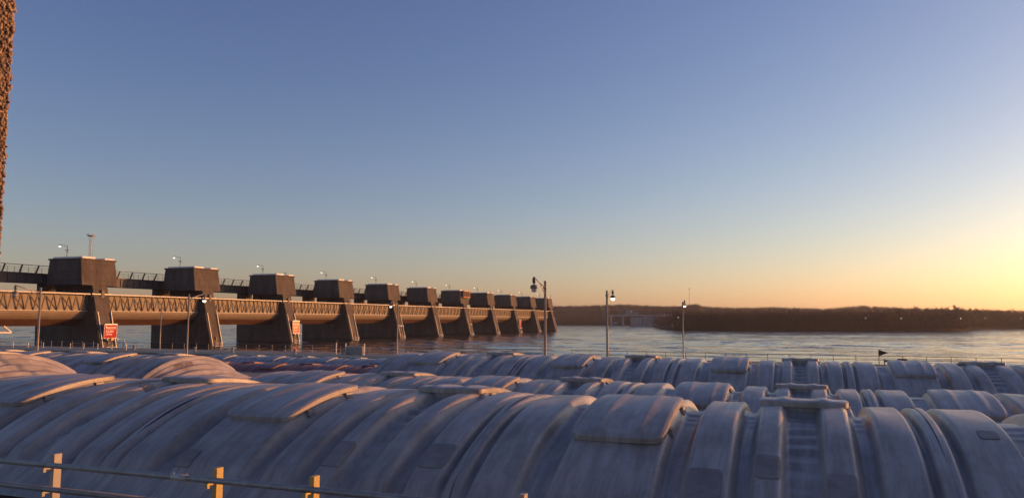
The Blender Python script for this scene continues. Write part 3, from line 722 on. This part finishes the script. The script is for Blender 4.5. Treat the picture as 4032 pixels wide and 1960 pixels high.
def roof_lamp():
    t = thing('roof_lamp', 'lamp', 'lamp post')
    MB().lathe((0,0,0), [(.11,0),(.08,.1),(.07,3.0),(.03,3.02)], 8).build('pole', M['lamp_body'], t)
    MB().tube((0,0,2.9),(-1.5,-.9,3.22),.05,n=6).build('arm', M['lamp_body'], t)
    f = MB(); f.box(-.55,.6,-.12,.12,1.68,1.86); f.lathe((.18,0,1.15), [(.05,0),(.16,.08),(.14,.28)], 8); f.build('loudspeaker', M['lamp_body'], t)
    h = MB(); h.lathe((-1.55,-.93,2.86), [(.24,0),(.17,.15),(.08,.22),(.08,.4)], 10); h.build('hood', M['lamp_body'], t)
    g = MB(); g.lathe((-1.55,-.93,2.55), [(.08,0),(.2,.06),(.27,.2),(.24,.3)], 10); g.build('globe', M['lamp_lit'], t, True)
    return t
rl = roof_lamp()
for i in range(12):
    o = rl if i == 0 else copy_tree(rl)
    o.location = (PX-8.7, Y0+PITCHY*i-4.0, 23.82); 
    tag(o, 'small lit lamp post on the roof of the %s tower from the left' % ORD[i], 'lamp post', 'lit lamp posts on the tower roofs')
def flood(i, lab):
    t = thing('floodlight', lab, 'floodlight', (PX-2.6, Y0+PITCHY*i-.2, 23.4), 0, 'second floodlights on tower roofs')
    b = MB(); b.tube((0,0,0),(0,0,.7),.06,n=6); b.tube((0,0,.7),(.1,.9,1.15),.06,n=6); b.build('bracket', M['lamp_body'], t)
    MB().lathe((0,-.5,.05), [(.28,0),(.24,.2),(.08,.5)], 8).build('lamp_head', M['lamp_lit'], t); MB().lathe((.1,1.0,.8), [(.22,0),(.12,.35)], 8).build('hood', M['lamp_body'], t)
flood(3, 'little white floodlight on the front roof edge of the third tower')
flood(8, 'little white floodlight on the front roof edge of the eighth tower')

def lattice_mast():
    t = thing('lattice_mast', 'thin lattice mast with a small platform on the first tower', 'mast', (PX-6.0, Y0+PITCHY+.8, 23.4))
    b = MB(); H_ = 6.2; ww = .27
    for sx in (-1,1):
        for sy in (-1,1): b.bar((sx*ww,sy*ww,0),(sx*ww,sy*ww,H_),.07)
    for k in range(10):
        z, z2 = k*.62, (k+1)*.62; s = 1 if k % 2 else -1
        b.bar((-ww*s,-ww,z),(ww*s,-ww,z2),.035); b.bar((ww,-ww*s,z),(ww,ww*s,z2),.035); b.bar((-ww,-ww*s,z),(-ww,ww*s,z2),.035)
        b.bar((-ww,-ww,z2),(ww,-ww,z2),.035)
    b.build('lattice', M['pole'], t)
    MB().box(-.7,.9,-.6,.6,H_,H_+.28).build('platform', M['girder_rail'], t)
    a = MB(); a.box(-1.3,-.4,-.5,-.1,H_+.45,H_+.58); a.tube((-.5,-.3,H_+.28),(-.5,-.3,H_+.95),.05,n=6); a.box(.4,.9,-.2,.3,H_+.285,H_+.45); a.build('antenna', M['lamp_body'], t)
lattice_mast()
def whip():
    t = thing('roof_antenna', 'short leaning antenna on the roof of the farthest tower', 'antenna', (PX-2.6, Y0+PITCHY*11+3.2, 23.68))
    MB().lathe((0,0,0), [(.3,0),(.3,.25),(.12,.3)], 8).build('base', M['lamp_body'], t)
    MB().tube((0,0,.25),(.25,.5,3.0),.2,.08,n=6).build('mast', M['lamp_body'], t)
whip()

def sign(i, yc, zc, wd, ht, lab, lines, face, floods=True, header=True):
    x = nose(zc-ht/2)+.55
    t = thing('warning_sign', lab, 'sign', (PX+x, Y0+PITCHY*i+yc, zc))
    f = MB(); f.box(-.12,-.03,-wd/2,wd/2,-ht/2,ht/2); f.build('sign_panel', M[face], t)
    e = MB(); q = .07
    e.box(-.13,.02,-wd/2-q,-wd/2-.002,-ht/2-q,ht/2+q); e.box(-.13,.02,wd/2+.002,wd/2+q,-ht/2-q,ht/2+q); e.box(-.13,.02,-wd/2,wd/2,-ht/2-q-.05,-ht/2-.002); e.box(-.13,.15,-wd/2,wd/2,ht/2+.002,ht/2+.28)
    e.build('frame', M['sign_white'], t)
    for txt, size, yl, zb in lines:
        if txt == '-': o = MB().box(-.028,-.02,yl,yl+size,zb,zb+.05).build('ruled_line', M['sign_white'], t); continue
        me = text_mesh(txt, size)
        for v in me.vertices: v.co = (-.02, yl+v.co.x*0.80, zb+v.co.y)
        link('lettering', me, M['sign_white'], t)
    if floods:
        for y in (-wd*.42, 0, wd*.42):
            b = MB(); b.bar((-.1,y,-ht/2-.2),(.75,y,-ht/2-.35),.08); b.frustum((.55,.95,y-.22,y+.22,-ht/2-.5),(.65,.85,y-.12,y+.12,-ht/2-.2)); b.build('floodlight', M['white'], t)
    bk = MB(); bk.bar((-.14,-wd*.3,ht*.3),(-1.2,-wd*.3,ht*.3),.12); bk.bar((-.14,wd*.3,ht*.3),(-1.2,wd*.3,ht*.3),.12); bk.bar((-.14,-wd*.3,-ht*.4),(-.75,-wd*.3,-ht*.4),.12); bk.bar((-.14,wd*.3,-ht*.4),(-.75,wd*.3,-ht*.4),.12)
    bk.build('bracket', M['galv'], t)
    return t
TXT = [('Restricted', .98, -1.55, .72), ('-', 3.1, -1.5, .45), ('Keep Back', .72, -1.5, -.22), ('150 Feet', .72, -1.5, -.95)]
sign(1, .35, 4.6, 3.9, 3.35, 'red Restricted warning sign on the nose of the first pier', TXT, 'sign_red')
sign(3, .55, 5.0, 3.4, 4.2, 'red warning sign glaring orange in the low sun on the third pier', [(a,b*.88,c*.88,d*1.25) for a,b,c,d in TXT], 'sign_gloss_glare').rotation_euler = (0, R(-4), R(-7))
sign(9, .3, 5.0, 3.3, 4.4, 'small distant red warning sign on the ninth pier near the water', [(a,b*.85,c*.85,d*1.3) for a,b,c,d in TXT], 'sign_red')
def flood_bar(i, z, m, lab):
    t = thing('floodlight_bar', lab, 'floodlight', (PX+nose(z)+.1, Y0+PITCHY*i, z))
    for y in (-1.6,0,1.6):
        MB().frustum((.3,.8,y-.35,y+.35,-.35),(.4,.7,y-.2,y+.2,.25)).build('floodlight', M[m], t)
    MB().bar((.25,-2.1,.0),(.25,2.1,.0),.16).build('bar', M[m], t)
flood_bar(5, 5.0, 'white', 'row of three white floodlights without a sign on the fifth pier')
flood_bar(7, 5.2, 'yellow', 'yellow bar of three floodlights on the nose of the seventh pier')
def basket():
    t = thing('work_basket', 'orange work basket hanging on the front of the seventh tower', 'work platform', (PX-1.9, Y0+PITCHY*7, 20.2))
    MB().box(0,1.6,-3.9,5.3,-.5,-.3).build('floor', M['steel_dark'], t)
    f = MB()
    for z in (-.2, 3.1): f.bar((1.6,-3.9,z),(1.6,5.3,z),.3); f.bar((0.1,-3.9,z),(1.6,-3.9,z),.3)
    for y in (-3.9,-1.6,.7,3.0,5.3): f.bar((1.6,y,-.3),(1.6,y,3.2),.34)
    f.build('frame', M['orange'], t)
    MB().box(.1,1.3,-3.6,5.0,-.25,2.9).build('cabin', M['girder'], t)
basket()
def life_ring():
    t = thing('signal_buoy', 'round amber signal float at the foot of the first pier', 'buoy', (PX+nose(1.6)+1.0, Y0+PITCHY-.2, 2.55))
    MB().lathe((0,0,-.5), [(.1,0),(.4,.12),(.52,.5),(.4,.86),(.1,1.0)], 12).build('float', M['amber'], t, True)
    MB().lathe((.1,.55,-.25), [(.1,0),(.28,.2),(.1,.5)], 8).build('lamp_head', M['white'], t, True)
    MB().bar((-.8,0,-.2),(0,0,-.2),.12).build('bracket', M['steel_dark'], t)
life_ring()
def boom():
    t = thing('steel_boom', 'orange-lit steel boom at the left edge under the raised gate', 'boom', (-164.5, 120.9, 4.9))
    MB().bar((0,-6,.0),(0,3.4,-.15),.4,.35).build('beam', M['gate_light'], t)
    MB().bar((0,1.6,1.3),(0,3.5,-.1),.3,.3).build('strut', M['gate_light'], t)
boom()

# ------------------------------------------------------------------ far bank: hills, woods, old lock
rng = np.random.default_rng(3)
def px_dir(px, py):
    d = fwd + rgt*((px-2016)/FPX) - upv*((py-980)/FPX); return d
def on_water(px, py):
    d = px_dir(px, py); k = -(EYE+0.6)/d.z; return d.x*k, d.y*k

# hill heights (above water) against bearing, at a distance of about 1500 m
HPX = np.array([1900,2200,2300,2400,2470,2550,2620,2680,2740,2800,2900,3050,3150,3250,3320,3390,3450,3550,3650,3750,3900,4032,4400,5000])
HY  = np.array([1214,1213,1211,1208,1206,1211,1217,1216,1208,1219,1221,1219,1222,1225,1220,1213,1216,1222,1224,1226,1230,1233,1236,1238])
def bearing(px): d = px_dir(px, 1255); return math.atan2(d.x, d.y)
HB = np.array([bearing(p) for p in HPX]); HD = 1550.0
HZ = np.array([EYE + HD*math.tan(math.atan2(px_dir(p, y).z, math.hypot(px_dir(p, y).x, px_dir(p, y).y))) for p, y in zip(HPX, HY)]) - 5.0
# shoreline distance against bearing
SP = np.array([1900,2250,2480,2560,2600,2640,3000,3400,3780,3830,3900,4032,4600,5000]); SY = np.array([1281,1281,1281.5,1283,1295,1300,1302.5,1304,1304.5,1298,1295,1294.5,1295,1296])
SB = np.array([bearing(p) for p in SP]); SD = np.array([math.hypot(*on_water(p, y)) for p, y in zip(SP, SY)])
def ground_z(b, d):
    s = np.interp(b, SB, SD); hz = np.interp(b, HB, HZ)
    k = sstep(0, 1, (d-s-150)/(HD-s-150))
    return np.where(d < s, -1.5, 0.5 + (hz-0.5)*k)
bs = np.linspace(-0.55, 0.75, 260); ds = np.concatenate([np.linspace(430,1150,90), np.linspace(1170,1550,40), np.linspace(1600,3300,10)])
Bm, Dm = np.meshgrid(bs, ds, indexing='ij'); Z = ground_z(Bm, Dm) 
Z = np.where(Dm > 1560, np.interp(Bm, HB, HZ)*np.exp(-(Dm-1560)/1500), Z)
far = grid_mesh('far_bank_terrain', np.stack([np.sin(Bm)*Dm, np.cos(Bm)*Dm, Z], -1))
tag(link('far_bank_terrain', far, M['ground'], None, True), kind='structure')

def tree_geo(n_b, h, seed, shape=1.0, nt=70, thin=1.0):
    """one bare tree as a soup of thin 3-sided spikes: trunk, limbs, twigs; returns verts, tris around the origin"""
    rn = np.random.default_rng(seed); V, F = [], []
    def spike(p, q, r_):
        p, q = np.array(p), np.array(q); d = q-p; a = np.cross(d, [0.3,0.9,0.1]); a /= (np.linalg.norm(a)+1e-6); b = np.cross(d, a); b /= (np.linalg.norm(b)+1e-6)
        k = len(V)
        for i in range(3):
            an = 2.094*i; V.append(p + (a*math.cos(an)+b*math.sin(an))*r_)
        V.append(q); F.extend([(k,k+1,k+3),(k+1,k+2,k+3),(k+2,k,k+3)])
    spike((0,0,-1),(rn.normal()*.05*h,rn.normal()*.05*h,h*.95), .022*h)
    for i in range(n_b):
        z0 = h*rn.uniform(.12,.75); an = rn.uniform(0,6.283); L = h*rn.uniform(.2,.42)*(1.1-z0/h*.6)*shape
        p = np.array([0,0,z0]); e = p+np.array([math.cos(an)*L*.75, math.sin(an)*L*.75, L*rn.uniform(.6,1.1)]); spike(p, e, .011*h*thin)
        for j in range(nt//n_b):
            s = rn.uniform(.3,1); q = p+(e-p)*s; an2 = an+rn.normal()*.9; l2 = h*rn.uniform(.08,.2)
            spike(q, q+np.array([math.cos(an2)*l2*.7, math.sin(an2)*l2*.7, l2*rn.uniform(.3,1.0)]), .0085*h*thin)
    return np.array(V), np.array(F)
KINDS = [tree_geo(8, 1.0, s, .9+.25*(s%3), 64) for s in range(7)]
TALL = [tree_geo(13, 1.0, 40+s, .8, 190, .55) for s in range(4)]
def wood(name, pts, label=None):
    Vs, Fs, k = [], [], 0
    for x, y, z, h in pts:
        v, f = TALL[rng.integers(4)] if h > 18.5 else KINDS[rng.integers(len(KINDS))]; a = rng.uniform(0, 6.283); c, s = math.cos(a), math.sin(a); wd = rng.uniform(.8,1.25)
        P = np.empty_like(v); P[:,0] = (v[:,0]*c-v[:,1]*s)*h*wd+x; P[:,1] = (v[:,0]*s+v[:,1]*c)*h*wd+y; P[:,2] = v[:,2]*h+z
        Vs.append(P); Fs.append(f+k); k += len(v)
    o = link(name, raw_mesh(name, np.concatenate(Vs), np.concatenate(Fs)), M['twig']); return tag(o, label, 'woodland', kind='stuff')
def scatter(n, b0, b1, dfun, hfun):
    out = []
    for _ in range(n):
        b = rng.uniform(b0, b1); d = dfun(b); out.append((math.sin(b)*d, math.cos(b)*d, float(ground_z(np.array(b), np.array(d)))-.3, hfun()))
    return out
shore = lambda b: float(np.interp(b, SB, SD))
bL, bR = bearing(2150), bearing(4250)
wood('hillside_woodland', scatter(3600, bL, bR, lambda b: HD-rng.uniform(0,1)**1.3*420, lambda: rng.uniform(8,12)) + scatter(2200, bL, bearing(2750), lambda b: HD-rng.uniform(0,1)*380, lambda: rng.uniform(8,12)) + scatter(1500, bL, bR, lambda b: HD-rng.uniform(0,1)*45, lambda: rng.uniform(6,11)) + scatter(1700, bL, bR, lambda b: HD+rng.uniform(-10,14), lambda: rng.uniform(3.5,10)),
     'bare brown woodland covering the low hills along the horizon')
wood('river_bank_woodland', scatter(1700, bearing(2655), bearing(3800), lambda b: shore(b)+4+rng.uniform(0,1)**1.4*150, lambda: rng.uniform(12,17)) +
     scatter(900, bearing(2655), bearing(3560), lambda b: shore(b)+rng.uniform(0,14), lambda: rng.uniform(8,15)) +
     scatter(500, bearing(2655), bearing(3700), lambda b: shore(b)+rng.uniform(0,30), lambda: rng.uniform(3,8)),
     'dense bare trees on the flooded near point of the far bank')
wood('distant_bank_woodland', scatter(900, bearing(3780), bR, lambda b: shore(b)+5+rng.uniform(0,1)*180, lambda: rng.uniform(13,18)) +
     scatter(90, bearing(3520), bR, lambda b: shore(b)+60+rng.uniform(0,1)*80, lambda: rng.uniform(19,24)) +
     scatter(900, bL, bearing(2640), lambda b: shore(b)+15+rng.uniform(0,1)*260, lambda: rng.uniform(7,14)),
     'bare trees along the distant shore at the right edge and beyond the dam')
def far_thing_tree(px, py, h, name, lab, lean=0, grp=None):
    x, y = on_water(px, py); v, f = KINDS[rng.integers(len(KINDS))]
    P = v*h; P = P.copy(); P[:,0] += P[:,2]*lean; P[:,0:2] *= .8
    o = link(name, raw_mesh(name, P, f), M['twig'], None, False, 0, (x, y, -.2)); o.rotation_euler = (0,0,rng.uniform(-.4,.4) if lean else rng.uniform(0,6)); return tag(o, lab, 'tree', grp)
for i, px in enumerate(np.linspace(3480, 3825, 26)):
    far_thing_tree(px+rng.uniform(-5,5), 1306+rng.uniform(-1.2,1.0), rng.uniform(9,14), 'flooded_tree', 'slender bare tree standing in the water at the right end of the point', 0, 'flooded trees at the right end of the point')
for px, ln, h in ((2632,-.5,6.5),(2642,-.3,7.5),(2655,-.15,8.0),(2668,.1,8.5),(2685,-.2,9)):
    far_thing_tree(px, 1299, h, 'flooded_shrub', 'leaning bare shrub in the water at the left tip of the point', ln, 'leaning shrubs at the left tip of the point')

# old lock / crane bridge on the far shore
def far_lock():
    cx, cy = on_water(2505, 1284); b = math.atan2(cx, cy); d = math.hypot(cx, cy); s = d/FPX*1.0      # metres per photo pixel there
    t = thing('concrete_bridge', 'low grey concrete bridge on columns and wall panels at the far shore', 'bridge', (cx, cy, 0), -b)
    X = lambda px: (px-2505)*s
    Zp = lambda py: (1284-py)*s
    MB().box(X(2395),X(2640),-4,4,Zp(1247),Zp(1241)).build('deck', M['far_concrete'], t)
    for px, w_ in ((2404,8),(2452,6),(2640,3),(2622,4)): MB().box(X(px),X(px+w_),-3.4,3.4,-1,Zp(1247)-.01).build('column', M['far_concrete'], t)
    MB().box(X(2484),X(2527),-4.4,-3.2,-1,Zp(1252)).build('wall_panel', M['far_concrete'], t)
    MB().box(X(2530),X(2584),-3.9,-3.0,-1,Zp(1249)).build('wall_panel', M['far_concrete'], t)
    MB().box(X(2586),X(2596),-3.6,-2.4,-1,Zp(1248)).build('wall_panel', M['far_concrete'], t)
    for px in (2527.2,2547,2586,2596.2,2622): MB().box(X(px)-.35,X(px)+.35,-4.9,-4.45,-1,Zp(1249)).build('pilaster', M['concrete_pale'], t)
    for px in (2614,2639): MB().box(X(px)-.25,X(px)+.25,-4.3,-4.02,Zp(1249),Zp(1238)).build('marker_post', M['white'], t)
    c = thing('control_house', 'small flat-roofed control house standing on the far concrete bridge', 'control house', (cx+math.cos(b)*X(2473), cy-math.sin(b)*X(2473), Zp(1241)), -b)
    MB().box(X(2495),X(2516.)+2,-3,3,.0,9*s).build('lower_storey', M['far_green'], c)
    MB().box(X(2497),X(2517),-2.6,2.6,9*s+.01,17*s).build('upper_storey', M['far_green'], c)
    MB().box(X(2517)+.02,X(2517)+5*s,-2.4,2.4,10*s,16*s).build('end_window', M['white'], c)
    MB().box(X(2519),X(2548),-3.4,-2.0,2*s,7.5*s).build('side_block', M['concrete_pale'], c)
    MB().box(X(2496),X(2518),-2.9,2.9,17*s+.01,17.8*s).build('roof', M['far_concrete'], c)
    v = thing('parked_van', 'pale box van parked under the far concrete bridge', 'van', (cx+math.cos(b)*X(2424), cy-math.sin(b)*X(2424), 1.0), -b)
    bd = MB(); bd.prism([(-13*s,.6),(13*s,.6),(13*s,11*s),(-10*s,11*s),(-13*s,6*s)], -2.2, 0); bd.build('body', M['concrete_pale'], v)
    for x in (-8*s, 8*s): MB().tube((x,-2.3,.6),(x,.1,.6),.75,n=12).build('wheel', M['rubber'], v)
    MB().box(-12.6*s,-8.6*s,-2.26,-2.205,6.5*s,9.5*s).build('window', M['steel_dark'], v)
    for dx, hgt in ((2587,22),(2565,15)):
        m_ = MB(); m_.tube((0,0,0),(0,0,hgt*s*1.6),.25,.15,n=6); o = m_.build('flag_mast', M['steel_dark'], None, False, 0, (cx+math.cos(b)*X(dx), cy-math.sin(b)*X(dx), Zp(1241)))
        tag(o, 'taller thin dark mast on the far concrete bridge' if hgt > 20 else 'shorter thin dark mast on the far concrete bridge', 'mast')
far_lock()

def radio_mast():
    d = px_dir(2714, 1205); k = 1700/math.hypot(d.x, d.y); z0 = EYE+d.z*k-12
    d2 = px_dir(2714, 1134); z1 = EYE+d2.z*k
    t = thing('radio_mast', 'tall thin radio mast on the hill right of centre', 'mast', (d.x*k, d.y*k, z0))
    MB().tube((0,0,0),(0,0,z1-z0),.38,.3,n=6).build('mast', M['pole'], t)
    MB().box(.2,2.2,-.8,.8,z1-z0-1.8,z1-z0-.2).build('antenna', M['lamp_body'], t)
radio_mast()
for i, (px, py, dd) in enumerate(((2670,1249,600),(3409,1251.5,650),(3548,1252.5,650),(3783,1253,680),(3880,1252,800),(4019,1252,800))):
    d = px_dir(px, py); k = dd/math.hypot(d.x, d.y); z = EYE+d.z*k
    t = thing('shore_lamp', ['tiny lit shore lamp by the left tip of the wooded point','tiny lit shore lamp below the rounded hill','tiny lit shore lamp over the flooded trunks, second of that stretch','tiny lit shore lamp at the right end of the wooded point','tiny lit shore lamp just beyond the right end of the point','tiny lit shore lamp at the right edge of the photo'][i], 'lamp post', (d.x*k, d.y*k, 0), 0, 'lit lamps along the far shore')
    MB().tube((0,0,-1),(0,0,z),.1,n=6).build('pole', M['steel_dark'], t)
    MB().lathe((0,0,z-.25), [(.06,0),(.26,.06),(.26,.25),(.06,.33)], 8).build('globe', M['lamp_lit'], t)

# ------------------------------------------------------------------ air
def haze():
    o = MB().box(-3700, 3700, -3700, 3700, -5, 75).build('haze', None); tag(o, kind='stuff')
    m = bpy.data.materials.new('haze'); m.use_nodes = True; n, l = m.node_tree.nodes, m.node_tree.links
    n.remove(n['Principled BSDF']); v = n.new('ShaderNodeVolumePrincipled')
    v.inputs['Color'].default_value = (0.93, 0.93, 0.95, 1); v.inputs['Density'].default_value = 0.000085; v.inputs['Anisotropy'].default_value = 0.3
    l.new(v.outputs['Volume'], n['Material Output'].inputs['Volume']); o.data.materials.append(m)
haze()
